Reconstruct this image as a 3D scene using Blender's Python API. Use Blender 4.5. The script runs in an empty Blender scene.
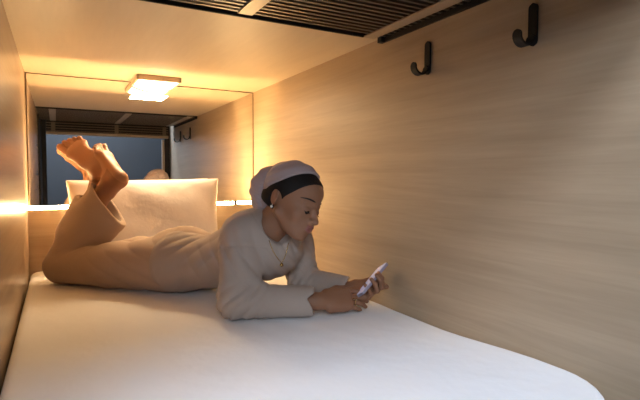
import bpy, bmesh, math, random
import numpy as np, time
_t0 = time.time()
from mathutils import Vector, Matrix
C = bpy.context.scene.collection
ZO = 1.25                                   # camera height above the corridor floor
V = np.array
XL, XR, ZC, ZB, YE, YF = -0.12, 0.983, 0.470, -0.439, 2.60, 0.46
# camera axes in world space
RIGHT = V([0.87870, -0.47736, 0.0026]); UP = V([0.02121, 0.04447, 0.99879]); BACK = V([-0.47690, -0.87758, 0.04920])

# ------------------------------------------------------------------ materials
def mat(name, col, rough=0.5, metal=0.0, spec=0.5, sheen=0.0, bump=None, sss=0.0, emit=None):
    m = bpy.data.materials.new(name); m.use_nodes = True
    nt = m.node_tree; b = nt.nodes['Principled BSDF']
    b.inputs['Base Color'].default_value = (*col, 1); b.inputs['Roughness'].default_value = rough
    b.inputs['Metallic'].default_value = metal; b.inputs['Specular IOR Level'].default_value = spec
    b.inputs['Sheen Weight'].default_value = sheen
    if sss:
        b.inputs['Subsurface Weight'].default_value = sss; b.inputs['Subsurface Radius'].default_value = (.02, .008, .004)
        b.inputs['Subsurface Scale'].default_value = 0.4
    if emit:
        b.inputs['Emission Color'].default_value = (*emit[0], 1); b.inputs['Emission Strength'].default_value = emit[1]
    if bump:
        tc = nt.nodes.new('ShaderNodeTexCoord'); n = nt.nodes.new('ShaderNodeTexNoise'); bp = nt.nodes.new('ShaderNodeBump')
        n.inputs['Scale'].default_value = bump[0]; n.inputs['Detail'].default_value = 4
        bp.inputs['Strength'].default_value = bump[1]; bp.inputs['Distance'].default_value = bump[2]
        nt.links.new(tc.outputs['Object'], n.inputs['Vector']); nt.links.new(n.outputs['Fac'], bp.inputs['Height'])
        nt.links.new(bp.outputs['Normal'], b.inputs['Normal'])
    return m

def wood(name, scale, c1, c2, rough=0.3):
    """pale laminate with fine stretched grain"""
    m = mat(name, c1, rough); nt = m.node_tree; b = nt.nodes['Principled BSDF']; N = nt.nodes; L = nt.links
    tc = N.new('ShaderNodeTexCoord'); mp = N.new('ShaderNodeMapping'); mp.inputs['Scale'].default_value = scale
    n1 = N.new('ShaderNodeTexNoise'); n1.inputs['Scale'].default_value = 1.0; n1.inputs['Detail'].default_value = 7
    n1.inputs['Roughness'].default_value = .62; n1.inputs['Distortion'].default_value = .6
    n2 = N.new('ShaderNodeTexNoise'); n2.inputs['Scale'].default_value = 7.0; n2.inputs['Detail'].default_value = 3
    mx = N.new('ShaderNodeMath'); mx.operation = 'MULTIPLY_ADD'; mx.inputs[1].default_value = .35
    cr = N.new('ShaderNodeValToRGB'); cr.color_ramp.elements[0].position = .42; cr.color_ramp.elements[1].position = .95
    cr.color_ramp.elements[0].color = (*c2, 1); cr.color_ramp.elements[1].color = (*c1, 1)
    L.new(tc.outputs['Object'], mp.inputs['Vector']); L.new(mp.outputs['Vector'], n1.inputs['Vector']); L.new(mp.outputs['Vector'], n2.inputs['Vector'])
    L.new(n2.outputs['Fac'], mx.inputs[0]); L.new(n1.outputs['Fac'], mx.inputs[2]); L.new(mx.outputs[0], cr.inputs['Fac'])
    L.new(cr.outputs['Color'], b.inputs['Base Color'])
    bp = N.new('ShaderNodeBump'); bp.inputs['Strength'].default_value = .12; bp.inputs['Distance'].default_value = .001
    bp.inputs['Strength'].default_value = .0 if rough < .25 else .1
    L.new(n1.outputs['Fac'], bp.inputs['Height']); L.new(bp.outputs['Normal'], b.inputs['Normal'])
    return m

WC1, WC2 = (.49, .375, .255), (.375, .282, .188)
M_wall = wood('oak_laminate_side', (4, 1.0, 24), WC1, WC2, .46)
M_left = wood('oak_laminate_left', (4, .7, 24), (.46, .33, .22), (.39, .275, .18), .24)
M_ceil = wood('oak_laminate_ceiling', (9, 1.0, 3), (.60, .485, .34), (.52, .41, .285), .42)
M_end = wood('oak_laminate_end', (1.0, 4, 24), WC1, WC2, .32)
M_strip = wood('oak_strip', (10, 1.2, 3), (.38, .29, .20), (.30, .22, .15), .3)
M_black = mat('black_metal', (.008, .008, .009), .6, 0.0, .3)
M_slat = mat('dark_bronze_slat', (.085, .064, .048), .38, .3, .5)
M_void = mat('black_cavity', (.006, .005, .005), .8)
M_mirror = mat('mirror_glass', (.93, .93, .92), 0.0, 1.0)
M_edge = mat('mirror_edge', (.10, .07, .04), .4)
M_led = mat('warm_led', (1, .9, .7), .5, emit=((1, .655, .29), 205))
M_diff = mat('lamp_diffuser', (1, .95, .85), .5, emit=((1, .80, .55), 4.5))
M_rimdark = mat('dark_oak_strip', (.12, .09, .065), .5)
M_rim = mat('lamp_rim', (.62, .5, .38), .4)
M_sheet = mat('white_sheet', (.88, .87, .88), .85, spec=.2, sheen=.15, bump=(7, .35, .02))
M_pillow = mat('pillow_cotton', (.66, .61, .60), .85, spec=.2, bump=(9, .3, .02))
M_skin = mat('skin', (.31, .150, .085), .55, spec=.35, sss=.15, bump=(260, .06, .001))
M_sole = mat('sole_skin', (.42, .21, .12), .5, spec=.35, sss=.15, bump=(120, .15, .001))
M_lip = mat('lips', (.31, .11, .085), .35, spec=.5, sss=.1)
M_hair = mat('black_hair', (.012, .009, .008), .65, spec=.25, bump=(220, .6, .002))
M_brow = mat('brow_hair', (.02, .012, .01), .7)
M_eye = mat('eye_white', (.6, .55, .5), .2); M_iris = mat('iris', (.02, .01, .006), .15)
M_knit = mat('taupe_knit', (.43, .35, .30), .9, spec=.1, sheen=.08, bump=(420, .25, .001))
M_trous = mat('taupe_trousers', (.44, .335, .27), .9, spec=.1, sheen=.08, bump=(420, .25, .001))
M_scarf = mat('mauve_scarf', (.45, .36, .36), .85, spec=.15, sheen=.1, bump=(300, .2, .001))
M_gold = mat('gold', (.8, .55, .22), .25, 1.0); M_pearl = mat('pearl', (.85, .8, .72), .2)
M_phone = mat('phone_case', (.34, .30, .38), .3); M_glass = mat('phone_screen', (.35, .33, .40), .12, emit=((.75, .72, 1), .22))
M_blue = mat('blue_grey_panel', (.085, .093, .105), .6)
M_floor = mat('corridor_floor', (.10, .095, .09), .5, bump=(30, .2, .002)); M_cor = mat('corridor_wall', (.16, .16, .165), .7)
M_panel = mat('cool_glow_panel', (1, 1, 1), .5, emit=((.78, .88, 1), 2.5))

# ------------------------------------------------------------------ object helpers
def tag(o, label=None, cat=None, group=None, kind=None):
    if label: o['label'] = label
    if cat: o['category'] = cat
    if group: o['group'] = group
    if kind: o['kind'] = kind
    return o
def empty(name, loc):
    o = bpy.data.objects.new(name, None); C.objects.link(o); o.location = (loc[0], loc[1], loc[2] + ZO); o.empty_display_size = .05
    return o
def link(name, me, mats, parent=None, loc=(0, 0, 0)):
    if not isinstance(mats, (list, tuple)): mats = [mats]
    for m in mats: me.materials.append(m)
    o = bpy.data.objects.new(name, me); C.objects.link(o)
    if parent is not None: o.parent = parent; o.matrix_parent_inverse = Matrix.Translation(-Vector(parent.location)) if parent.type == 'EMPTY' else Matrix()
    o.location = loc
    return o
def finish(bm, name, mats, parent=None, smooth=False):
    """bm coordinates are camera-height coordinates; raise to world height"""
    bmesh.ops.translate(bm, verts=bm.verts, vec=(0, 0, ZO)); bmesh.ops.recalc_face_normals(bm, faces=bm.faces)
    me = bpy.data.meshes.new(name); bm.to_mesh(me); bm.free()
    if smooth: me.shade_smooth()
    return link(name, me, mats, parent)
def add_box(bm, x0, x1, y0, y1, z0, z1, bev=0, mi=0):
    r = bmesh.ops.create_cube(bm, size=1); vs = r['verts']
    for v in vs: v.co = ((x0 + x1) / 2 + v.co.x * (x1 - x0), (y0 + y1) / 2 + v.co.y * (y1 - y0), (z0 + z1) / 2 + v.co.z * (z1 - z0))
    fs = list({f for v in vs for f in v.link_faces})
    for f in fs: f.material_index = mi
    if bev:
        es = list({e for v in vs for e in v.link_edges})
        bmesh.ops.bevel(bm, geom=es, offset=bev, segments=2, affect='EDGES', profile=.5)
def box(name, m, x0, x1, y0, y1, z0, z1, bev=0, parent=None):
    bm = bmesh.new(); add_box(bm, x0, x1, y0, y1, z0, z1, bev); return finish(bm, name, m, parent)
def structure(o): o['kind'] = 'structure'; return o
def add_tube(bm, pts, rad, seg=10, flat=None, closed=False):
    """swept ellipse along pts; rad number or list; flat=(axis, factor)"""
    pts = [Vector(p) for p in pts]; n = len(pts); rings = []
    prev = None
    for i, p in enumerate(pts):
        a = pts[(i - 1) % n] if (closed or i) else p; b = pts[(i + 1) % n] if (closed or i < n - 1) else p
        t = (b - a).normalized()
        if prev is None:
            ref = Vector((0, 0, 1)) if abs(t.z) < .9 else Vector((1, 0, 0)); u = t.cross(ref).normalized()
        else: u = (prev - t * prev.dot(t)).normalized()
        prev = u; w = t.cross(u); r = rad[i] if isinstance(rad, (list, tuple)) else rad
        rings.append([bm.verts.new(p + (u * math.cos(6.28318 * k / seg) + w * math.sin(6.28318 * k / seg)) * r) for k in range(seg)])
    for i in range(n if closed else n - 1):
        A, B = rings[i], rings[(i + 1) % n]
        for k in range(seg): bm.faces.new((A[k], A[(k + 1) % seg], B[(k + 1) % seg], B[k]))
    if not closed:
        bm.faces.new(rings[0][::-1]); bm.faces.new(rings[-1])

# ------------------------------------------------------------------ implicit surfaces (limbs, clothes)
def unit(v): v = V(v, float) if not isinstance(v, np.ndarray) else v.astype(float); return v / np.linalg.norm(v)
def arr(*a): return np.array(a, float)
def frame(fwd, up):
    """rows: side, fwd, up (right-handed x=side=fwd x up)"""
    f = unit(np.array(fwd, float)); u = np.array(up, float); u = unit(u - u.dot(f) * f); return np.array([np.cross(f, u), f, u])
class Field:
    def __init__(s): s.p = []; s.mod = None; s.post = None
    def cap(s, a, b, ra, rb, k=.01, op='u', sq=None):
        a = np.array(a, float); b = np.array(b, float); R = max(ra, rb)
        lo = np.minimum(a, b) - R; hi = np.maximum(a, b) + R
        def fn(P):
            ab = b - a; t = np.clip(((P - a) @ ab) / max(ab @ ab, 1e-12), 0, 1)
            q = P - a - t[:, None] * ab
            if sq is not None:      # flatten: sq=(axis, factor>1 thins along axis)
                ax = unit(np.array(sq[0], float)); c = q @ ax; q = q + (c * (sq[1] - 1))[:, None] * ax
            return np.linalg.norm(q, axis=1) - (ra + (rb - ra) * t)
        s.p.append((fn, lo, hi, k, op)); return s
    def ell(s, c, r, F=None, k=.01, op='u'):
        c = np.array(c, float); r = np.array(r, float); F = np.eye(3) if F is None else F; m = r.max()
        def fn(P):
            q = (P - c) @ F.T; k0 = np.linalg.norm(q / r, axis=1); k1 = np.linalg.norm(q / r ** 2, axis=1)
            return k0 * (k0 - 1) / np.maximum(k1, 1e-9)
        s.p.append((fn, c - m, c + m, k, op)); return s
    def rbox(s, c, h, rr, F=None, k=.01, op='u'):
        c = np.array(c, float); h = np.array(h, float); F = np.eye(3) if F is None else F; m = np.linalg.norm(h)
        def fn(P):
            q = np.abs((P - c) @ F.T) - h + rr
            return np.linalg.norm(np.maximum(q, 0), axis=1) + np.minimum(q.max(1), 0) - rr
        s.p.append((fn, c - m, c + m, k, op)); return s
    def half(s, pt, n, k=.003):     # keep the side where (P-pt).n < 0
        pt = np.array(pt, float); n = unit(np.array(n, float))
        s.p.append((lambda P: (P - pt) @ n, None, None, k, 'i')); return s
    def __call__(s, P, margin=.02):
        d = np.full(len(P), 1.0); plo = P.min(0); phi = P.max(0)
        for fn, lo, hi, k, op in s.p:
            if lo is None: idx = slice(None); Q = P
            else:
                mg = margin + k
                if (phi < lo - mg).any() or (plo > hi + mg).any(): continue
                idx = np.nonzero(((P > lo - mg) & (P < hi + mg)).all(1))[0]
                if not len(idx): continue
                Q = P[idx]
            v = fn(Q); o = d[idx]
            if op == 'u':
                h = np.clip(.5 + .5 * (o - v) / k, 0, 1); d[idx] = o * (1 - h) + v * h - k * h * (1 - h)
            else:
                if op == 's': v = -v
                h = np.clip(.5 - .5 * (o - v) / k, 0, 1); d[idx] = o * (1 - h) + v * h + k * h * (1 - h)
        if s.mod is not None:
            near = np.nonzero(np.abs(d) < .05)[0]
            if len(near): d[near] += s.mod(P[near])
        if s.post is not None: d = s.post(P, d)
        return d
    def bounds(s):
        lo = np.min([p[1] for p in s.p if p[4] == 'u'], 0); hi = np.max([p[2] for p in s.p if p[4] == 'u'], 0); return lo - .02, hi + .02

def surface(F, h, B=8):
    """surface nets over sparse blocks"""
    lo, hi = F.bounds(); nb = np.ceil((hi - lo) / (h * B)).astype(int) + 1; bs = B * h
    gi = np.stack(np.meshgrid(*[np.arange(n) for n in nb], indexing='ij'), -1).reshape(-1, 3)
    gi = gi[np.lexsort((gi[:, 2] // 3, gi[:, 1] // 3, gi[:, 0] // 3))]
    cen = lo + (gi + .5) * bs
    d = F(cen, margin=bs * 1.5); act = gi[np.abs(d) < bs * 1.35]
    dim = nb * B + 2
    D = np.ones(dim, np.float32); sg = gi[d < 0]
    for g in sg: D[g[0]*B:(g[0]+1)*B, g[1]*B:(g[1]+1)*B, g[2]*B:(g[2]+1)*B] = -1
    loc = np.stack(np.meshgrid(*[np.arange(B)] * 3, indexing='ij'), -1).reshape(-1, 3)
    pts = (act[:, None, :] * B + loc[None]).reshape(-1, 3)
    for s0 in range(0, len(pts), 12288):
        q = pts[s0:s0 + 12288]; D[q[:, 0], q[:, 1], q[:, 2]] = F(lo + q * h, margin=bs)
    corners = np.array([[i, j, k] for i in (0, 1) for j in (0, 1) for k in (0, 1)])
    vals = np.stack([D[pts[:, 0] + c[0], pts[:, 1] + c[1], pts[:, 2] + c[2]] for c in corners], 1)
    neg = vals < 0; m = neg.any(1) & ~neg.all(1); cells = pts[m]; vals = vals[m]
    acc = np.zeros((len(cells), 3)); cnt = np.zeros(len(cells))
    for a in range(8):
        for b in range(a + 1, 8):
            if np.abs(corners[a] - corners[b]).sum() != 1: continue
            x = (vals[:, a] < 0) != (vals[:, b] < 0); t = np.where(x, vals[:, a] / np.where(x, vals[:, a] - vals[:, b], 1), 0)
            acc += np.where(x[:, None], corners[a] + t[:, None] * (corners[b] - corners[a]), 0); cnt += x
    verts = lo + (cells + acc / cnt[:, None]) * h
    lin = (cells[:, 0].astype(np.int64) * dim[1] + cells[:, 1]) * dim[2] + cells[:, 2]
    order = np.argsort(lin); sl = lin[order]; faces = []
    st = [int(dim[1]) * int(dim[2]), int(dim[2]), 1]
    for ax in range(3):
        u, w = (ax + 1) % 3, (ax + 2) % 3
        e = np.zeros(3, int); e[ax] = 1
        v0 = D[cells[:, 0], cells[:, 1], cells[:, 2]]; v1 = D[cells[:, 0] + e[0], cells[:, 1] + e[1], cells[:, 2] + e[2]]
        x = (v0 < 0) != (v1 < 0); L0 = lin[x]; flip = (v0[x] < 0)
        q = np.stack([L0, L0 - st[u], L0 - st[u] - st[w], L0 - st[w]], 1)
        pos = np.clip(np.searchsorted(sl, q), 0, len(sl) - 1); ok = (sl[pos] == q).all(1); f = order[pos][ok]; fl = flip[ok]
        f[~fl] = f[~fl][:, ::-1]; faces.append(f)
    return verts, np.concatenate(faces)
def mesh_np(name, v, f, mats, parent, relax=1, midx=None):
    for _ in range(relax):
        src = np.concatenate([f[:, a] for a, b in ((0, 1), (1, 2), (2, 3), (3, 0))] + [f[:, b] for a, b in ((0, 1), (1, 2), (2, 3), (3, 0))])
        dst = np.concatenate([f[:, b] for a, b in ((0, 1), (1, 2), (2, 3), (3, 0))] + [f[:, a] for a, b in ((0, 1), (1, 2), (2, 3), (3, 0))])
        c = np.bincount(src, minlength=len(v)); acc = np.stack([np.bincount(src, v[dst, i], len(v)) for i in range(3)], 1)
        v = v * .5 + .5 * acc / np.maximum(c, 1)[:, None]
    me = bpy.data.meshes.new(name); me.vertices.add(len(v)); w = v.copy(); w[:, 2] += ZO
    me.vertices.foreach_set('co', w.astype(np.float32).ravel()); me.loops.add(len(f) * 4); me.loops.foreach_set('vertex_index', f.astype(np.int32).ravel())
    me.polygons.add(len(f)); me.polygons.foreach_set('loop_start', np.arange(0, len(f) * 4, 4, dtype=np.int32))
    me.update(calc_edges=True); me.validate()
    o = link(name, me, mats, parent)
    if midx is not None:
        cen = v[f].mean(1); me.polygons.foreach_set('material_index', midx(cen).astype(np.int32))
    me.shade_smooth(); return o
def sdf_obj(name, F, h, mats, parent, relax=1, midx=None):
    v, f = surface(F, h); print('SDF', name, len(v), round(time.time() - _t0, 1)); return mesh_np(name, v, f, mats, parent, relax, midx)

# ================================================================== the pod
T = .03
structure(box('wall_left', M_left, XL - T, XL, YF, YE + .06, -.70, ZC + .03))
structure(box('wall_right', M_wall, XR, XR + T, .29, YE + .06, -.70, ZC + .03))
structure(box('ceiling', M_ceil, XL, XR, 1.36, YE + .03, ZC, ZC + .03))
structure(box('wall_end', M_end, XL, XR, YE + .006, YE + .04, -.70, ZC))
structure(box('trim_ledge', M_end, XL + .0005, XR - .0005, YE - .035, YE + .006, -.70, -.160))
structure(box('trim_bed_base', M_end, XL + .001, XR - .001, YF + .02, YE - .036, -.70, -.622))
# mirror above the ledge
mr = empty('mirror', ((XL + XR) / 2, YE, -.155)); tag(mr, 'large frameless wall mirror above the glowing ledge behind the pillow', 'mirror')
box('glass', M_mirror, XL + .006, XR - .004, YE, YE + .005, -.156, ZC - .004, parent=mr)
bm = bmesh.new()
add_box(bm, XL + .003, XL + .006, YE - .001, YE + .005, -.156, ZC - .001); add_box(bm, XR - .004, XR - .001, YE - .001, YE + .005, -.156, ZC - .001)
add_box(bm, XL + .006, XR - .004, YE - .001, YE + .005, ZC - .004, ZC - .001)
tag(finish(bm, 'edge', M_edge, mr), 'thin dark mirror edge')
# light strip on the ledge
ls = empty('light_strip', ((XL + XR) / 2, YE - .015, -.16)); tag(ls, 'warm white light strip running along the ledge below the mirror', 'light')
box('housing', M_rim, XL + .004, XR - .004, YE - .022, YE - .002, -.160, -.157, parent=ls)
tag(box('diffuser', M_led, XL + .004, XR - .004, YE - .019, YE - .004, -.157, -.143, parent=ls), 'glowing warm diffuser')
bm = bmesh.new(); bmesh.ops.create_cone(bm, segments=20, radius1=.010, radius2=.009, depth=.022, cap_ends=True, matrix=Matrix.Translation((.865, YE - .028, -.149)))
tag(finish(bm, 'socket_knob', M_black), 'small dark round knob on the lit ledge beside the headscarf', 'knob')

# ceiling lamp near the mirror
lx0, lx1, ly0, ly1 = .334, .535, 2.385, 2.594
lamp = empty('ceiling_lamp', ((lx0 + lx1) / 2, (ly0 + ly1) / 2, ZC)); tag(lamp, 'square ceiling lamp with a bowed glowing diffuser close to the mirror', 'ceiling lamp')
bm = bmesh.new(); add_box(bm, lx0, lx1, ly0, ly0 + .012, ZC - .024, ZC, .002)
add_box(bm, lx0, lx0 + .01, ly0, ly1, ZC - .024, ZC, .002); add_box(bm, lx1 - .01, lx1, ly0, ly1, ZC - .024, ZC, .002)
tag(finish(bm, 'rim', M_rim, lamp), 'pale brown rim')
bm = bmesh.new(); n = 14
def bow(u): return ZC - .022 - .020 * (1 - (2 * u - 1) ** 2)
g = [[bm.verts.new((lx0 + .008 + (lx1 - lx0 - .016) * i / n, yy, bow(i / n) * (1) + (0 if True else 0))) for i in range(n + 1)] for yy in (ly0 + .014, ly0 + .07, ly1 - .07, ly1 - .002)]
for a, b in zip(g, g[1:]):
    for i in range(n): bm.faces.new((a[i], a[i + 1], b[i + 1], b[i]))
for row in (g[0], g[-1]):
    top = [bm.verts.new((v.co.x, v.co.y, ZC - .012)) for v in row]
    for i in range(n): bm.faces.new((row[i], row[i + 1], top[i + 1], top[i]))
finish(bm, 'diffuser', M_diff, lamp, True)
bm = bmesh.new()
for yy in (ly1 - .004,): add_tube(bm, [(lx0 + .006 + (lx1 - lx0 - .012) * i / n, yy, bow(i / n) - .001) for i in range(n + 1)], .0028, 6)
add_tube(bm, [(lx0 + .04, ly0 + .01, bow(.17) - .001), (lx0 + .04, ly1 - .012, bow(.17) - .001)], .0016, 6)
tag(finish(bm, 'wire_guard', M_rim, lamp), 'thin dark wire across the diffuser')

# slatted ceiling grille
gr = empty('ceiling_grille', ((XL + XR) / 2, 1.0, ZC)); tag(gr, 'dark slatted ceiling grille with pale wooden strips above the bed', 'grille')
box('backing', M_void, XL + .001, XR - .001, YF + .06, 1.362, ZC + .020, ZC + .045, parent=gr)
bm = bmesh.new(); y = YF + .075
while y < 1.345:
    add_box(bm, XL + .002, XR - .002, y, y + .011, ZC - .004, ZC + .020); y += .0265
finish(bm, 'slats', M_slat, gr)
for xc in (-.02, .482, .926):
    box('wood_strip', M_strip, xc - .022, xc + .022, YF + .07, 1.340 if xc < .9 else 1.366, ZC - .009, ZC - .004, .001, parent=gr)
bm = bmesh.new(); add_box(bm, XL + .001, .90, 1.356, 1.362, ZC - .011, ZC + .02); add_box(bm, .962, XR - .001, 1.345, 1.366, ZC - .020, ZC + .0)
add_box(bm, XR - .007, XR - .001, YF + .06, 1.35, ZC - .020, ZC + .0); add_box(bm, .90, XR - .001, 1.358, 1.362, ZC - .004, ZC + .018)
finish(bm, 'frame', M_black, gr)

# coat hooks on the right wall (flat J bent out of bar)
def hook(yc, label):
    r = empty('coat_hook', (XR, yc, .355)); tag(r, label, 'hook', 'black coat hooks on the right wall')
    bm = bmesh.new(); w = .0115
    # back plate: rounded bar
    def plate(bm, pts, half, th):
        """strip along pts (in x,z) with width +-half along y, rounded at both ends"""
        n = len(pts); P = [Vector((p[0], 0, p[1])) for p in pts]; rows = []
        L = [0]
        for a, b in zip(P, P[1:]): L.append(L[-1] + (b - a).length)
        for i, p in enumerate(P):
            t = (P[min(i + 1, n - 1)] - P[max(i - 1, 0)]).normalized(); nn = Vector((t.z, 0, -t.x))
            e = min(L[i], L[-1] - L[i]); ww = half * math.sqrt(max(0.02, 1 - max(0, 1 - e / half) ** 2))
            rows.append([bm.verts.new(p + Vector((0, s * ww, 0)) + nn * q) for s, q in ((-1, -th), (1, -th), (1, th), (-1, th))])
        for a, b in zip(rows, rows[1:]):
            for k in range(4): bm.faces.new((a[k], a[(k + 1) % 4], b[(k + 1) % 4], b[k]))
        bm.faces.new(rows[0]); bm.faces.new(rows[-1][::-1])
        bmesh.ops.translate(bm, verts=[v for rr in rows for v in rr], vec=(0, yc, 0))
    zt, zb = .402, .330; pts = [(XR - .003, zt - i * .0012) for i in range(8)] + [(XR - .003, zt - .01 - i * (zt - .01 - zb) / 8) for i in range(9)]
    plate(bm, [(XR - .0030, z) for z in np.linspace(.402, .304, 26)], w, .003)
    finish(bm, 'back_plate', M_black, r)
    bm = bmesh.new(); R0 = .0235; pts = [(XR - .009, .330)]
    for i in range(15):
        a = math.pi * i / 14; pts.append((XR - .009 - R0 + R0 * math.cos(a), .322 - R0 * .85 * math.sin(a)))
    pts += [(XR - .009 - 2 * R0, .322 + z) for z in (.002, .005, .008, .010, .0115, .0125, .013)]
    plate(bm, [(p[0], p[1]) for p in pts], w, .0028); finish(bm, 'prong', M_black, r)
hook(1.132, 'black J-shaped coat hook on the right wall, nearer the slatted grille corner')
hook(.768, 'black J-shaped coat hook on the right wall, farther right and nearest the camera')

# pod opening frame
structure(box('trim_post_left', M_black, XL - .03, XL + .045, YF - .05, YF - .001, -1.249, ZC + .08))
structure(box('trim_liner_left', M_black, XL + .0005, XL + .011, YF, 1.03, -.40, ZC - .012))
structure(box('trim_post_right', M_black, XR - .05, XR + .03, .24, .289, -1.249, ZC + .08))
structure(box('trim_header', M_void, XL + .046, XR - .046, YF - .05, YF - .012, .372, ZC + .08))
hd = empty('header_grille', (.43, YF - .006, .36)); tag(hd, 'dark slatted header with a wooden rail over the open end, seen in the mirror', 'grille')
bm = bmesh.new(); z = .382
while z < ZC + .01: add_box(bm, XL + .046, XR - .046, YF - .012, YF, z, z + .007); z += .022
finish(bm, 'slats', M_slat, hd)
for xc in (-.02, .482, .90): box('wood_strip', M_rimdark, xc - .016, xc + .016, YF, YF + .004, .376, ZC - .012, parent=hd)
box('wooden_rail', M_strip, XL + .046, XR - .046, YF - .03, YF + .004, .352, .376, .002, parent=hd)
box('wooden_jamb', M_strip, XR - .072, XR - .0505, .245, .288, -.42, .352, .002, parent=hd)
structure(box('trim_bed_front', M_black, XL + .046, XR - .046, YF - .045, YF - .001, -1.249, -.50))
# corridor behind the camera
structure(box('floor', M_floor, -3.0, 3.2, -1.6, YE + .1, -1.30, -1.25))
structure(box('wall_back', M_blue, -3.0, 3.2, -1.62, -1.57, -1.25, 1.55))
structure(box('ceiling_corridor', M_cor, -3.0, 3.2, -1.6, YF - .06, 1.55, 1.6))
structure(box('wall_side', M_cor, -3.05, -3.0, -1.6, YF, -1.25, 1.55)); structure(box('wall_far', M_cor, 3.2, 3.25, -1.6, YF, -1.25, 1.55))
structure(box('wall_front_left', M_cor, -3.0, XL - .031, YF - .05, YF - .01, -1.25, 1.55)); structure(box('wall_front_right', M_cor, XR + .031, 3.2, .24, .285, -1.25, 1.55))
structure(box('wall_front_top', M_cor, XL - .031, XR + .031, YF - .05, YF - .01, ZC + .081, 1.55))
structure(box('added_fill_panel', M_panel, -1.62, -.28, -1.57, -1.555, .38, 1.42))  # added glowing panel, out of view, brightens the woman and right wall
lp = empty('corridor_lamp', (.3, -.35, 1.53)); tag(lp, 'cool white ceiling panel lighting the corridor outside the bed', 'ceiling lamp')
CL = dict(x0=-.55, x1=.75, y0=-1.0, y1=-.25)
box('lit_panel', M_panel, CL['x0'], CL['x1'], CL['y0'], CL['y1'], 1.53, 1.545, parent=lp)

# ================================================================== mattress
def mattress():
    x0, x1, y0, y1, r = XL + .006, XR - .002, .505, YE - .037, .15
    prof = []                                   # (inset, z) down the side
    Rv = .024
    for i in range(9):
        a = math.pi / 2 * i / 8; prof.append((Rv * (1 - math.sin(a)), ZB - Rv * (1 - math.cos(a))))
    prof += [(0, -.50), (.002, -.56), (0, -.58), (.012, -.606), (.03, -.6205)]
    def corner_pts(ins):
        pts = []
        for cx, cy, a0, rr in ((x1, y1, 0, .07), (x0, y1, 90, .05), (x0, y0, 180, .13), (x1, y0, 270, .15)):
            sx = -1 if cx == x1 else 1; sy = -1 if cy == y1 else 1
            c = (cx + sx * rr, cy + sy * rr); q = max(rr - ins, .004)
            for i in range(9):
                a = math.radians(a0 + 90 * i / 8); pts.append((c[0] + q * math.cos(a), c[1] + q * math.sin(a)))
        out = []
        for i, p in enumerate(pts):
            out.append(p)
            if i % 9 == 8:
                nx = pts[(i + 1) % len(pts)]
                for k in range(1, 24): out.append((p[0] + (nx[0] - p[0]) * k / 24, p[1] + (nx[1] - p[1]) * k / 24))
        return out
    def dz(x, y):
        t = min(1, max(0, (1.06 - y) / .38)); t = t * t * (3 - 2 * t)
        return .019 * t + .0015 * math.sin(9 * x + 4 * y) * math.sin(5 * y) + .002 * math.exp(-((x - .75) / .25) ** 2 - ((y - 1.5) / .3) ** 2) * math.sin(70 * x + 30 * y)
    bm = bmesh.new(); rings = []
    for ins, z in reversed(prof): rings.append([bm.verts.new((x, y, z + (dz(x, y) if z > -.5 else 0))) for x, y in corner_pts(ins)])
    base = corner_pts(Rv); cx, cy = (x0 + x1) / 2, (y0 + y1) / 2
    for k in range(1, 40):
        sc_ = 1 - k / 40; rings.append([bm.verts.new((cx + (x - cx) * sc_, cy + (y - cy) * sc_, ZB + dz(cx + (x - cx) * sc_, cy + (y - cy) * sc_))) for x, y in base])
    n = len(rings[0])
    for a, b in zip(rings, rings[1:]):
        for k in range(n): bm.faces.new((a[k], a[(k + 1) % n], b[(k + 1) % n], b[k]))
    bm.faces.new(rings[0][::-1]); bm.faces.new(rings[-1])
    o = finish(bm, 'mattress', M_sheet, None, True)
    return tag(o, 'mattress with rounded corners under a fitted white sheet', 'mattress')
mattress()

# ================================================================== pillow
def pillow():
    bm = bmesh.new(); W, H, Tt = .365, .217, .072; n = 28; grid = {}
    tilt = math.radians(7)
    for side in (1, -1):
        for i in range(n + 1):
            for j in range(n + 1):
                u, v = 2 * i / n - 1, 2 * j / n - 1
                if side == -1 and (i in (0, n) or j in (0, n)): grid[side, i, j] = grid[1, i, j]; continue
                e = max(0, (1 - abs(u) ** 2.6)) ** .5 * max(0, (1 - abs(v) ** 2.6)) ** .5
                sx = W * u * (1 - .05 * (1 - v * v) * u * u) ; sz = H * v * (1 - .055 * (1 - u * u * .9) * v * v * (1 if v > 0 else .3))
                t = Tt * e * (1 + .12 * math.sin(5 * u + 2 * v) * math.sin(3 * v) + .2 * (-v) * .5) + .006 * math.sin(13 * u + 6 * v * v) * e * (abs(v) ** 2)
                x = sx; y = -side * t; z = sz
                y2 = y * math.cos(tilt) + z * math.sin(tilt); z2 = -y * math.sin(tilt) + z * math.cos(tilt)
                grid[side, i, j] = bm.verts.new((.392 + x, 2.475 + y2, ZB + H + .0 + z2 - .010 * max(0, -u) * max(0, v)))
        for i in range(n):
            for j in range(n):
                q = [grid[side, i, j], grid[side, i + 1, j], grid[side, i + 1, j + 1], grid[side, i, j + 1]]
                bm.faces.new(q if side == 1 else q[::-1])
    o = finish(bm, 'pillow', M_pillow, None, True)
    s = o.modifiers.new('s', 'SUBSURF'); s.levels = 1; s.render_levels = 1
    tag(o, 'plump white pillow standing on edge against the lit ledge', 'pillow')
    # seam piping
    me = o.data; bm = bmesh.new(); pts = []
    return o
pillow()

# ================================================================== the woman
person = empty('person', (.38, 1.9, ZB))
tag(person, 'woman in taupe knitwear lying prone, ankles crossed in the air, looking at a smartphone', 'person')
def hinge(*a): return [np.array(p, float) for p in a]
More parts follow.
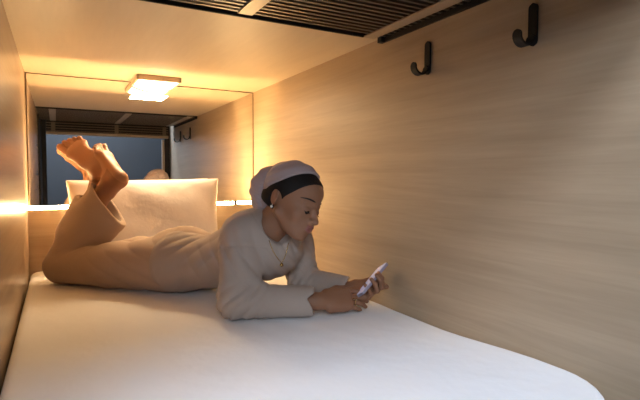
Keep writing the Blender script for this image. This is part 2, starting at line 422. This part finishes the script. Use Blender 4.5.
# skeleton -------------------------------------------------------------
hipR, hipL = hinge((.375, 1.87, -.325), (.50, 1.97, -.325)); pel = (hipR + hipL) / 2
kneeR, kneeL = hinge((.012, 2.212, -.372), (.095, 2.325, -.372))
chest = arr(.60, 1.545, -.225); waist = arr(.50, 1.74, -.305)
shR, shL = hinge((.505, 1.475, -.190), (.765, 1.615, -.205))
elR, elL = hinge((.478, 1.412, -.392), (.775, 1.545, -.390)); wrR, wrL = hinge((.718, 1.318, -.392), (.862, 1.388, -.384))
HC = arr(.660, 1.400, -.082)                                  # head centre
hf = .80 * RIGHT - .34 * UP + .47 * BACK; hu = .38 * RIGHT + .92 * UP + .0 * BACK
HF = frame(hf, hu)                                            # rows: her right side, forward, up
def hw(x, y, z): return HC + x * HF[0] + y * HF[1] + z * HF[2]
neckb = arr(.600, 1.485, -.175)
# feet -----------------------------------------------------------------
FS = 1.08
def foot(F, heel, toe, sole, shin_top, medial, k=.012, FX=1.0):
    """heel: back of heel on the sole; toe direction; sole normal; medial=+1 if medial side is +x of frame"""
    Fr = frame(toe, -np.array(sole, float)); P = lambda x, y, z: heel + FS * (medial * FX * x * Fr[0] + y * Fr[1] + z * Fr[2])
    ank = P(0, .050, .072)
    F.ell(P(0, .030, .030), (.030, .034, .032), Fr, k=.02)
    F.cap(P(-.012, .03, .022), P(-.020, .150, .017), .023, .019, k=.02)
    F.cap(P(.006, .03, .034), P(.020, .158, .021), .024, .023, k=.025)
    F.cap(P(0, .060, .062), P(.006, .155, .030), .030, .020, k=.03)
    F.ell(P(-.002, .165, .018), (.044 * FX, .028, .019), Fr, k=.015); F.ell(P(0, .09, .022), (.032 * FX, .05, .018), Fr, k=.02); F.ell(P(0, .03, .028), (.031 * FX, .034, .028), Fr, k=.02)
    F.cap(P(0, .030, .030), P(0, .022, .095), .018, .018, k=.03)
    F.ell(P(.022, .05, .07), (.014, .013, .013), Fr, k=.02); F.ell(P(-.022, .045, .066), (.014, .013, .013), Fr, k=.02)
    tl = [(.030, .180, .232, .0135), (.010, .188, .231, .0098), (-.006, .186, .222, .0092), (-.020, .182, .212, .0088), (-.033, .174, .199, .0085)]
    for x, y0, y1, r in tl:
        r = r * (1 + .8 * (FX - 1)); F.cap(P(x * .92, y0 - .008, .018), P(x, y1 - r, .013), r * .85, r * .92, k=.004); F.ell(P(x, y1 - r, .011), (r, r * 1.15, r), Fr, k=.003)
    F.cap(ank, shin_top, .034, .050, k=.03)
    return ank, Fr, P
# hands ----------------------------------------------------------------
tips = {}
def hand(F, wrist, D, dorsal, side, curls, thumb, name, spread=1.0, elbow=None):
    """x toward thumb, y along fingers, z dorsal. side=+1 when frame x is the thumb side"""
    Fr = frame(D, dorsal); P = lambda x, y, z: wrist + side * x * Fr[0] + y * Fr[1] + z * Fr[2]
    F.rbox(P(.001, .050, 0), (.037, .046, .0135), .012, Fr, k=.012)
    F.cap(P(0, -.02, 0), P(0, .03, 0), .024, .022, k=.02, sq=(Fr[2], 1.35))
    F.cap(P(.022, .015, -.006), P(.030, .055, -.008), .016, .013, k=.015)      # thumb mound
    F.cap(P(-.026, .02, -.006), P(-.028, .07, -.004), .013, .011, k=.012)
    fing = [(.029, .093, (.040, .025, .021), .0085), (.010, .097, (.044, .028, .022), .0088), (-.010, .094, (.040, .026, .022), .0083), (-.028, .086, (.032, .020, .019), .0074)]
    T_ = []
    for (x, y, ln, r), cu in zip(fing, curls):
        p = P(x, y - .012, .001); a = 0; sp = x * .9 * spread
        F.cap(P(x * .7, .045, .004), p, .009, r * 1.06, k=.006)
        F.ell(p, (r * 1.12,) * 3, k=.004)
        for L, c, rr in zip(ln, cu, (r, r * .92, r * .84)):
            a += math.radians(c); d = math.cos(a) * Fr[1] - math.sin(a) * Fr[2] + side * sp * math.cos(a) * Fr[0]; d = unit(d)
            q = p + d * L; F.cap(p, q, rr * 1.03, rr * .93, k=.0022); F.ell(p, (rr * 1.08,) * 3, k=.003); p = q
        T_.append(p)
    p = P(.028, .020, -.004)
    for L, d, r in zip((.042, .034, .027), thumb, (.0125, .0105, .0095)):
        dd = unit(side * d[0] * Fr[0] + d[1] * Fr[1] + d[2] * Fr[2]); q = p + dd * L; F.cap(p, q, r * 1.05, r * .92, k=.003); p = q
    T_.append(p); tips[name] = T_
    return P

body = Field()
# torso
body.ell(pel + arr(0, 0, -.005), (.15, .12, .10), frame(arr(.514, -.857, 0), (0, 0, 1)), k=.03)
body.cap(pel, waist, .095, .085, k=.05, sq=((0, 0, 1), 1.15)); body.cap(waist, chest, .085, .10, k=.05, sq=((0, 0, 1), 1.1))
body.cap(shR, shL, .048, .048, k=.05); body.cap(chest, neckb, .07, .05, k=.04)
body.cap(hipR, kneeR, .085, .052, k=.03); body.cap(hipL, kneeL, .085, .052, k=.03)
# arms
for s, e, w in ((shR, elR, wrR), (shL, elL, wrL)):
    body.cap(s, e, .042, .034, k=.02); body.cap(e, e + .35 * (w - e), .034, .034, k=.01); body.cap(e + .35 * (w - e), w, .034, .0235, k=.01)
# legs below the knee and feet
heelB = arr(.258, 2.172, -.012); toeB = arr(-.098, .165, .165)
heelA = arr(.161, 2.250, .020); toeA = arr(-.135, .160, .150)
solB = .92 * RIGHT + .38 * BACK + .1 * UP; solA = .05 * RIGHT + .9 * BACK + .25 * UP
ankB, FrB, PB = foot(body, heelB, toeB, solB, arr(.09, 2.225, -.19), -1)
ankA, FrA, PA = foot(body, heelA, toeA, solA, arr(.13, 2.27, -.18), 1, FX=1.22)
body.cap(kneeR, arr(.09, 2.225, -.19), .050, .050, k=.02); body.cap(kneeL, arr(.13, 2.27, -.18), .050, .050, k=.02)
# hands
pa = unit(arr(.80, .20, .56)); pn_ = arr(-.60, .41, .69); pn_ = unit(pn_ - pn_.dot(pa) * pa); pw = np.cross(pa, pn_)
PC = arr(.905, 1.308, -.343)
PR = hand(body, wrR + arr(.012, 0, 0), arr(.97, -.17, -.02), .75 * BACK + .62 * UP, -1,
          [(10, 22, 14), (14, 20, 14), (16, 20, 12), (18, 18, 12)], [(.45, .85, -.15), (.12, .98, -.25), (0, .95, -.35)], 'R', .25)
DL = unit(.50 * pa * 0 + arr(.30, -.93, .12)); 
PL = hand(body, wrL + arr(.004, -.004, 0), arr(.42, -.86, .02), -pn_, 1 if np.dot(np.cross(unit(arr(.42, -.86, .02)), -pn_), pa) > 0 else -1,
          [(24, 58, 28), (26, 60, 28), (28, 62, 28), (32, 62, 28)], [(.55, .75, .0), (.3, .9, .35), (.0, .9, .55)], 'L', .2)
# neck and head
body.cap(neckb + .01 * RIGHT, hw(0, -.028, -.045), .050, .045, k=.03)
H = body
H.ell(hw(0, -.014, .034), (.073, .094, .080), HF, k=.02)
H.ell(hw(0, .036, -.018), (.058, .054, .076), HF, k=.02)
H.ell(hw(0, .044, .048), (.056, .043, .042), HF, k=.02)
H.ell(hw(0, .048, -.064), (.040, .038, .034), HF, k=.02)
H.ell(hw(0, .077, -.090), (.017, .014, .013), HF, k=.016)
for s in (1, -1):
    H.cap(hw(.054 * s, -.004, -.045), hw(.022 * s, .066, -.086), .013, .013, k=.02)
    H.ell(hw(.040 * s, .055, -.026), (.021, .020, .020), HF, k=.018)
    H.cap(hw(.012 * s, .086, .016), hw(.044 * s, .068, .014), .0075, .0075, k=.010)
    H.ell(hw(.030 * s, .097, -.004), (.018, .0135, .012), HF, k=.010, op='s')
H.cap(hw(0, .087, .004), hw(0, .104, -.026), .0066, .0088, k=.010)
H.ell(hw(0, .106, -.030), (.0108, .0105, .0092), HF, k=.006)
for s in (1, -1):
    H.ell(hw(.0118 * s, .096, -.032), (.0072, .009, .0068), HF, k=.005)
    H.ell(hw(.031 * s, .0740, -.003), (.0170, .0130, .0120), HF, k=.003)                 # lidded eye
H.ell(hw(0, .077, -.053), (.031, .024, .024), HF, k=.014)
H.ell(hw(0, .0950, -.0508), (.0225, .0088, .0058), HF, k=.003)
H.ell(hw(0, .0935, -.0628), (.0195, .0092, .0072), HF, k=.003)
for a, b in (((-.027, .079, -.0495), (-.010, .0985, -.0570)), ((-.010, .0985, -.0570), (.010, .0985, -.0570)), ((.010, .0985, -.0570), (.027, .079, -.0495))):
    H.cap(hw(*a), hw(*b), .0009, .0012, k=.0022, op='s')
for s in (1, -1):
    Fe = HF.copy(); c, sn = math.cos(.25), math.sin(.25)
    Fe = np.array([HF[0], c * HF[1] + sn * HF[2], -sn * HF[1] + c * HF[2]])
    Fe = np.array([unit(Fe[0] * 1 + -s * .3 * Fe[1]), unit(Fe[1] + s * .3 * Fe[0]), Fe[2]])
    H.ell(hw(.073 * s, -.022, -.006), (.0065, .0150, .0245), Fe, k=.004)
    H.ell(hw(.0815 * s, -.019, .000), (.0058, .0105, .0185), Fe, k=.002, op='s')
    H.ell(hw(.0745 * s, -.024, -.004), (.004, .006, .010), Fe, k=.003)
H.half(arr(.5, 1.8, ZB + .002), (0, 0, -1), .006)
def body_mat(c):
    q = (c - HC) @ HF.T
    lip = (np.abs(q[:, 0]) < .0215) & (q[:, 1] > .090) & (((q[:, 0] / .0250) ** 2 + ((q[:, 2] + .0568 - 6 * q[:, 0] ** 2) / .0130) ** 2) < 1)
    out = lip.astype(int)
    for heel, Fr in ((heelB, FrB), (heelA, FrA)):
        r = (c - heel) @ Fr.T; out[(r[:, 2] < .022) & (r[:, 1] > -.03) & (r[:, 1] < .25) & (np.abs(r[:, 0]) < .07)] = 2
    return out
sdf_obj('body', body, .0025, [M_skin, M_lip, M_sole], person, 1, body_mat)

def hair():
    F = Field(); F.ell(hw(0, -.014, .036), (.0755, .0965, .083), HF, k=.01)
    F.ell(hw(0, .040, .052), (.0585, .0455, .0415), HF, k=.018)
    F.ell(hw(0, -.048, -.012), (.070, .056, .048), HF, k=.02)
    F.half(hw(0, -.04, -.044), -HF[2] - .3 * HF[1], .01)
    def post(P, d):
        q = (P - HC) @ HF.T; ax_ = np.abs(q[:, 0])
        front = (q[:, 1] - .046) * .75 - (q[:, 2] - .050) * .66 - .10 * (.06 - ax_) * 0      # forehead hairline
        side = np.maximum(q[:, 1] - .010 - .6 * (q[:, 2] - .01), -(q[:, 2] + .006))       # sideburn
        back = q[:, 1] + .026
        keep = np.minimum(np.minimum(np.maximum(front, -q[:, 2] + .0), side), back)
        ear = .024 - np.linalg.norm((q - arr(.074, -.020, -.012) * np.sign(q[:, :1] + 1e-9) ** arr(1, 0, 0)) * arr(.6, 1.15, .85), axis=1)
        return np.maximum(np.maximum(d, keep), ear)
    F.post = post
    return sdf_obj('hair', F, .003, [M_hair], person, 1)
hair()
def scarf():
    F = Field(); F.ell(hw(0, -.016, .040), (.083, .104, .090), HF, k=.01)
    F.ell(hw(0, .035, .056), (.066, .054, .048), HF, k=.018)
    n = unit(-.54 * HF[2] * 1.0 + .30 * HF[1] * 1.0); 
    a, b = arr(.042, .108), arr(-.080, -.002)            # (forward, up) points of the lower edge
    t = b - a; nn = arr(t[1], -t[0]); nn = nn / np.linalg.norm(nn); nn = nn if nn[1] < 0 else -nn
    F.half(hw(0, a[0], a[1]), nn[0] * HF[1] + nn[1] * HF[2], .004)
    F.ell(hw(0, -.125, .012), (.052, .042, .058), HF, k=.016); F.cap(hw(0, -.118, -.005), hw(0, -.105, -.060), .034, .022, k=.02)
    F.cap(hw(.0, -.10, -.02), hw(0, -.10, .05), .045, .035, k=.02)
    def mod(P):
        q = (P - HC) @ HF.T; x, y, z = q[:, 0], q[:, 1], q[:, 2]
        # folds fan out from the knot at the back
        ang = np.arctan2(z + .02 - .0, y + .16); bunf = np.clip((-.095 - y) / .03, 0, 1)
        f = .0016 * np.sin(ang * 34 + x * 20) * (1 - bunf) + .0030 * np.sin((z * 1.0 + x * .6) * 150 + np.sin(y * 60)) * bunf
        groove = .006 * np.exp(-((y + .098 + .15 * (z - .02)) / .006) ** 2)
        return f + groove
    F.mod = mod
    return sdf_obj('headscarf', F, .003, [M_scarf], person, 1)
scarf()
# eyes, lashes, brows
def snap(F, o, d, t0=0.0, t1=1.0):
    t = np.linspace(t0, t1, 500); P = o + t[:, None] * d; v = F(P); i = int(np.argmax(v < 0)); return P[max(i - 1, 0)] if (v < 0).any() else P[-1]
for s in (1, -1):
    bm = bmesh.new(); c = hw(.030 * s, .0755, -.0072)
    bmesh.ops.create_uvsphere(bm, u_segments=20, v_segments=12, radius=.0118, matrix=Matrix.Translation(c))
    finish(bm, 'eye', [M_iris], person, True)
    ec = arr(.031 * s, .0740, -.003)
    def lid(u, w, dr=.0):       # point on lid ellipsoid; u side angle, w elevation
        r = arr(.0170 + dr, .0130 + dr, .0120 + dr); p = ec + r * arr(math.sin(u) * math.cos(w), math.cos(u) * math.cos(w), math.sin(w)); return hw(*p)
    bm = bmesh.new(); add_tube(bm, [lid(u, -.42 - .18 * math.cos(u * 1.2), .0012) for u in np.linspace(-1.15, 1.15, 13)], [.0007 + .0013 * math.sin(math.pi * i / 12) for i in range(13)], 6)
    # a few lashes
    for u in np.linspace(-.8, .9, 8):
        a = V(lid(u, -.5, .001)); b = a + .006 * HF[1] - .003 * HF[2] + .002 * s * HF[0]; add_tube(bm, [a, b], [.0006, .0002], 4)
    finish(bm, 'eyelashes', M_brow, person)
    bm = bmesh.new(); pts = []
    for i, u in enumerate(np.linspace(0, 1, 9)):
        x = (.013 + .037 * u) * s; zz = .0275 + .005 * math.sin(u * 2.6) - .006 * u; q0 = hw(x * 1.6, .16, zz); pts.append(snap(body, q0, hw(x, .03, zz) - q0) )
    add_tube(bm, pts, [.0014, .0023, .0027, .0028, .0027, .0025, .0021, .0016, .0008], 8); finish(bm, 'eyebrow', M_brow, person, True)
# earrings, necklace, ring
er = hw(.080, -.014, -.036)
bm = bmesh.new(); bmesh.ops.create_uvsphere(bm, u_segments=12, v_segments=8, radius=.0042, matrix=Matrix.Translation(er)); add_tube(bm, [er + .008 * HF[2], er], .001, 6)
tag(finish(bm, 'earring', M_pearl, person, True), 'small pale drop earring')

# sweater --------------------------------------------------------------
ax = unit(arr(.514, -.857, 0.0))
def noise(P, f, sd):
    rs = np.random.RandomState(sd); o = np.zeros(len(P))
    for _ in range(5):
        k = rs.normal(size=3) * f; o += np.sin(P @ k + rs.rand() * 6.28)
    return o / 5
def crease(x): return 1 - 2 * np.abs(np.sin(x * .5)) ** .8
def sweater():
    F = Field(); Ft = frame(ax, (0, 0, 1))
    hem = arr(.425, 1.845, -.325)
    F.cap(hem - ax * .02 + arr(0, 0, -.002), waist + arr(0, 0, -.012), .150, .112, k=.05, sq=((0, 0, 1), 1.28))
    F.cap(waist + arr(0, 0, -.008), chest + arr(0, 0, -.010), .113, .142, k=.05, sq=((0, 0, 1), 1.35))
    F.cap(shR + arr(.03, 0, .004), shL - arr(.03, 0, -.004), .068, .066, k=.05); F.cap(chest + arr(-.02, .0, .015), neckb + arr(-.012, .02, -.01), .09, .074, k=.05)
    F.ell(chest + arr(.02, -.02, -.04), (.12, .10, .080), Ft, k=.05)
    # sleeves
    F.cap(shR + arr(.012, 0, -.004), elR + arr(-.004, 0, .012), .062, .055, k=.035); F.cap(elR + arr(0, 0, .006), elR + .84 * (wrR - elR), .054, .050, k=.018)
    F.cap(shL, elL + arr(.0, .0, .012), .066, .056, k=.035); F.cap(elL + arr(0, 0, .008), wrL + arr(-.012, .006, .006), .052, .041, k=.018)
    # ridges of gathered cloth
    F.cap(shR + arr(-.03, -.05, -.08), elR + arr(.06, -.03, .055), .013, .010, k=.03); F.cap(shR + arr(.03, -.045, -.10), elR + arr(.07, -.03, .02), .012, .008, k=.03)
    # neckline opening
    nd = unit(hw(0, -.03, -.045) - neckb)
    F.cap(neckb + nd * .02 + arr(.018, -.018, .0), hw(0, -.01, -.08), .050, .066, k=.006, op='s')
    # cuffs: cut square and hollow
    for e, w, r, q in ((elR, wrR, .040, .035), (elL, wrL, .034, .012)):
        d = unit(w - e); F.cap(w - d * q, w + d * .06, r, r + .012, k=.004, op='s')
    dR = unit(wrR - elR); F.rbox(elR + dR * .325 + .0 * UP, (.07, .10, .07), .002, frame(unit(dR + arr(.0, .35, .45)), UP), k=.003, op='s')
    F.half(arr(.402, 1.872, -.3), -ax + arr(0, 0, -.18), .003)        # hem
    F.cap(arr(.285, 1.960, -.424), arr(.40, 1.80, -.405), .010, .030, k=.012, sq=((0, 0, 1), 1.3))
    F.cap(hem - ax * .12, hem - ax * .01, .135, .120, k=.008, op='s', sq=((0, 0, 1), 1.6))
    F.half(arr(.5, 1.8, ZB + .003), (0, 0, -1), .01)
    def mod(P):
        o = np.zeros(len(P)); 
        # sleeve folds: rings near the elbow, varying round the arm
        for s, e, w, sd in ((shR, elR, wrR, 1), (shL, elL, wrL, 2)):
            de = np.linalg.norm(P - e, axis=1); g = np.exp(-(de / .085) ** 2)
            u = (P - s) @ unit(e - s); v = (P - e) @ unit(w - e); ph = 215 * (u * .75 + v * .8) + 4.5 * noise(P, 17, sd)
            o += .0068 * g * crease(ph) * (.55 + .6 * noise(P, 20, sd + 4))
            gu = np.exp(-((u - .06) / .07) ** 2) * np.exp(-(np.maximum(de - .25, 0) / .05) ** 2); along = (P - s) @ unit(np.cross(e - s, BACK))
            o += .0042 * gu * crease(120 * along + 60 * u + 4 * noise(P, 15, sd + 8))
        t = (P - pel) @ ax; z = P[:, 2]
        o += .0065 * crease(120 * (t * .62 - (z + .3) * .9) + 4.5 * noise(P, 11, 5)) * np.exp(-((t - .17) / .16) ** 2) * (.6 + .7 * noise(P, 12, 6))
        o += .0018 * noise(P, 45, 7)
        w_ = P - neckb; hgt = w_ @ nd; rad = np.linalg.norm(w_ - hgt[:, None] * nd, axis=1)
        o += .0022 * np.exp(-((rad - .078) / .003) ** 2) * np.exp(-(hgt / .06) ** 4) - .0012 * np.exp(-((rad - .064) / .010) ** 2) * np.exp(-(hgt / .06) ** 4)
        # sewn lines: shoulder seam and hem band
        for s, e in ((shR, elR),):
            u = (P - s) @ unit(e - s); near = np.exp(-(np.linalg.norm(P - (s * .75 + e * .25), axis=1) / .10) ** 4)
            o += .0035 * np.exp(-((u - .045) / .0035) ** 2) * near
        return o
    F.mod = mod
    sdf_obj('sweater', F, .004, [M_knit], person, 1); return F
SW = sweater()
def trousers():
    F = Field(); Ft = frame(ax, (0, 0, 1))
    F.ell((hipR + pel) / 2 + arr(-.01, .02, -.004), (.095, .150, .116), Ft, k=.04); F.ell((hipL + pel) / 2 + arr(-.01, .02, -.004), (.095, .150, .116), Ft, k=.03)
    F.cap(pel + ax * .12 + arr(0, 0, .0), pel, .105, .12, k=.04)
    for h, kn in ((hipR, kneeR), (hipL, kneeL)):
        F.cap(h + arr(0, 0, -.010), h * .5 + kn * .5 + arr(0, 0, -.004), .106, .088, k=.03); F.cap(h * .5 + kn * .5 + arr(0, 0, -.004), kn + arr(0, 0, .002), .088, .066, k=.03)
    hemR = arr(.190, 2.195, -.122); hemL = arr(.142, 2.262, -.105)
    dR = unit(hemR - kneeR); dL = unit(hemL - kneeL)
    F.cap(kneeL, hemL + dL * .05, .068, .085, k=.012, sq=(BACK, 1.35))
    F.cap(hemL - dL * .04, hemL + dL * .12, .055, .105, k=.004, op='s', sq=(BACK, 1.35))
    F.rbox(hemL + dL * .150, (.12, .15, .12), .002, frame(dL, BACK), k=.003, op='s')
    F.cap(kneeR + arr(0, 0, .006), hemR + dR * .07, .076, .116, k=.012, sq=(BACK, 1.35))
    cutR = unit(.79 * RIGHT + .60 * UP - .10 * BACK)
    def cut(P):     # square hem cut for the raised shins only
        return P
    F.cap(arr(.048, 2.285, -.230), arr(.080, 2.27, -.165), .056, .046, k=.06)
    # hems: hollow cones
    F.cap(hemR - dR * .05, hemR + dR * .12, .070, .135, k=.004, op='s', sq=(BACK, 1.45))
    F.rbox(hemR + cutR * .150, (.16, .15, .15), .002, frame(cutR, BACK), k=.003, op='s')
    F.half(arr(.5, 1.8, ZB + .002), (0, 0, -1), .012)
    def mod(P):
        o = .0015 * noise(P, 40, 9)
        for kn, hm, hp in ((kneeR, hemR, hipR), (kneeL, hemL, hipL)):
            c = kn + unit(hm - kn) * .05 + unit(hp - kn) * .06; de = np.linalg.norm(P - c, axis=1); g = np.exp(-(de / .075) ** 2)
            u = (P - kn) @ unit(unit(hm - kn) - unit(hp - kn)); o += .0055 * g * crease(260 * u + 4.0 * noise(P, 14, 11)) * (.7 + .6 * noise(P, 18, 12))
        t = (P - kneeR) @ unit(hipR - kneeR); o += .0028 * crease(90 * (P[:, 2] + .3) + 46 * t + 4 * noise(P, 9, 3)) * np.exp(-((t - .36) / .16) ** 2)
        o += .0030 * crease(110 * ((P - kneeR) @ cutR) + 3 * noise(P, 10, 21)) * np.exp(-(np.linalg.norm(P - hemR, axis=1) / .10) ** 2) * .5
        return o
    F.mod = mod
    return sdf_obj('trousers', F, .004, [M_trous], person, 1)
trousers()
# necklace hanging from the collar
bm = bmesh.new(); z0 = np.zeros(3)
def cray(x, y): d = (x - 320) / 483.5 * RIGHT + (200 - y) / 483.5 * UP - BACK; return snap(SW, d * 1.2, d * .8) - .002 * d
ch = [cray(x, y) for x, y in ((269, 240), (271, 246), (273, 251), (276, 256), (279, 260), (281.5, 263), (284, 259), (286, 254), (287.5, 248), (288.5, 243))]
add_tube(bm, ch, .0012, 6); p = Vector(ch[5]); bmesh.ops.create_cone(bm, segments=14, radius1=.006, radius2=.006, depth=.003, cap_ends=True, matrix=Matrix.Translation(p - Vector((0, 0, .006))) @ Matrix.Rotation(1.4, 4, 'X'))
tag(finish(bm, 'necklace', M_gold, person, True), 'thin gold necklace with a small pendant')
bm = bmesh.new(); rc = V(PR(-.0105, .100, .0005)); ra = unit(V(PR(0, 1, -.22)) - V(PR(0, 0, 0))); e1 = unit(np.cross(ra, UP)); e2 = np.cross(ra, e1)
add_tube(bm, [rc + .0098 * (math.cos(a) * e1 + math.sin(a) * e2) for a in np.linspace(0, 2 * math.pi, 20, endpoint=False)], .0014, 6, closed=True)
tag(finish(bm, 'ring', M_gold, person, True), 'thin gold ring on the right hand')
# ================================================================== smartphone
ph = empty('smartphone', PC); tag(ph, 'slim smartphone with a pale lilac case held tilted in both hands', 'smartphone')
def orient_box(name, m, c, hx, hy, hz, bev, parent, seg=3):
    bm = bmesh.new(); bmesh.ops.create_cube(bm, size=2)
    for v in bm.verts: v.co = (v.co.x * hx, v.co.y * hy, v.co.z * hz)
    vert = [e for e in bm.edges if abs(e.verts[0].co.z - e.verts[1].co.z) > hz]
    bmesh.ops.bevel(bm, geom=vert, offset=bev, segments=5, affect='EDGES', profile=.5)
    M3 = Matrix((tuple(pw), tuple(pa), tuple(pn_))).transposed()
    for v in bm.verts: v.co = M3 @ v.co + Vector(c)
    return finish(bm, name, m, parent)
orient_box('case', M_phone, PC, .0355, .073, .0042, .010, ph)
tag(orient_box('screen', M_glass, PC + pn_ * .0046, .0335, .071, .0006, .009, ph), 'softly lit screen')
orient_box('camera_bump', M_black, PC - pn_ * .0052 + pa * .048 + pw * -.016, .011, .012, .0012, .003, ph)

# ================================================================== lights
def area(name, loc, target, sx, sy, power, col):
    l = bpy.data.lights.new(name, 'AREA'); l.shape = 'RECTANGLE'; l.size = sx; l.size_y = sy; l.energy = power; l.color = col
    o = bpy.data.objects.new(name, l); C.objects.link(o); o.location = (loc[0], loc[1], loc[2] + ZO)
    d = Vector(target) - Vector(loc); o.rotation_euler = d.to_track_quat('-Z', 'Y').to_euler(); return o
area('corridor_light', ((CL['x0'] + CL['x1']) / 2, (CL['y0'] + CL['y1']) / 2, 1.52), ((CL['x0'] + CL['x1']) / 2, (CL['y0'] + CL['y1']) / 2 + .001, 0), 1.2, .7, 40, (.72, .83, 1))
area('added_fill_light', (-.95, -1.54, .90), (-.95, 0, .90), 1.3, 1.0, 27, (.76, .87, 1))  # soft cool fill added in front of the unseen glowing panel
area('lamp_light', ((lx0 + lx1) / 2, (ly0 + ly1) / 2, ZC - .055), ((lx0 + lx1) / 2, (ly0 + ly1) / 2 + .001, -1), .17, .18, 6.3, (1, .73, .41))
w = bpy.data.worlds.new('World'); bpy.context.scene.world = w; w.use_nodes = True
w.node_tree.nodes['Background'].inputs[0].default_value = (.6, .7, .9, 1); w.node_tree.nodes['Background'].inputs[1].default_value = .03

# ================================================================== camera
cd = bpy.data.cameras.new('Camera'); cd.sensor_width = 36; cd.lens = 483.5 / 640 * 36; cd.clip_start = .02
cam = bpy.data.objects.new('Camera', cd); C.objects.link(cam)
cam.matrix_world = Matrix(((RIGHT[0], UP[0], BACK[0], 0), (RIGHT[1], UP[1], BACK[1], 0), (RIGHT[2], UP[2], BACK[2], ZO), (0, 0, 0, 1)))
bpy.context.scene.camera = cam
vs = bpy.context.scene.view_settings; vs.view_transform = 'Standard'; vs.look = 'None'; vs.gamma = 1; vs.exposure = 0.3; vs.use_curve_mapping = False
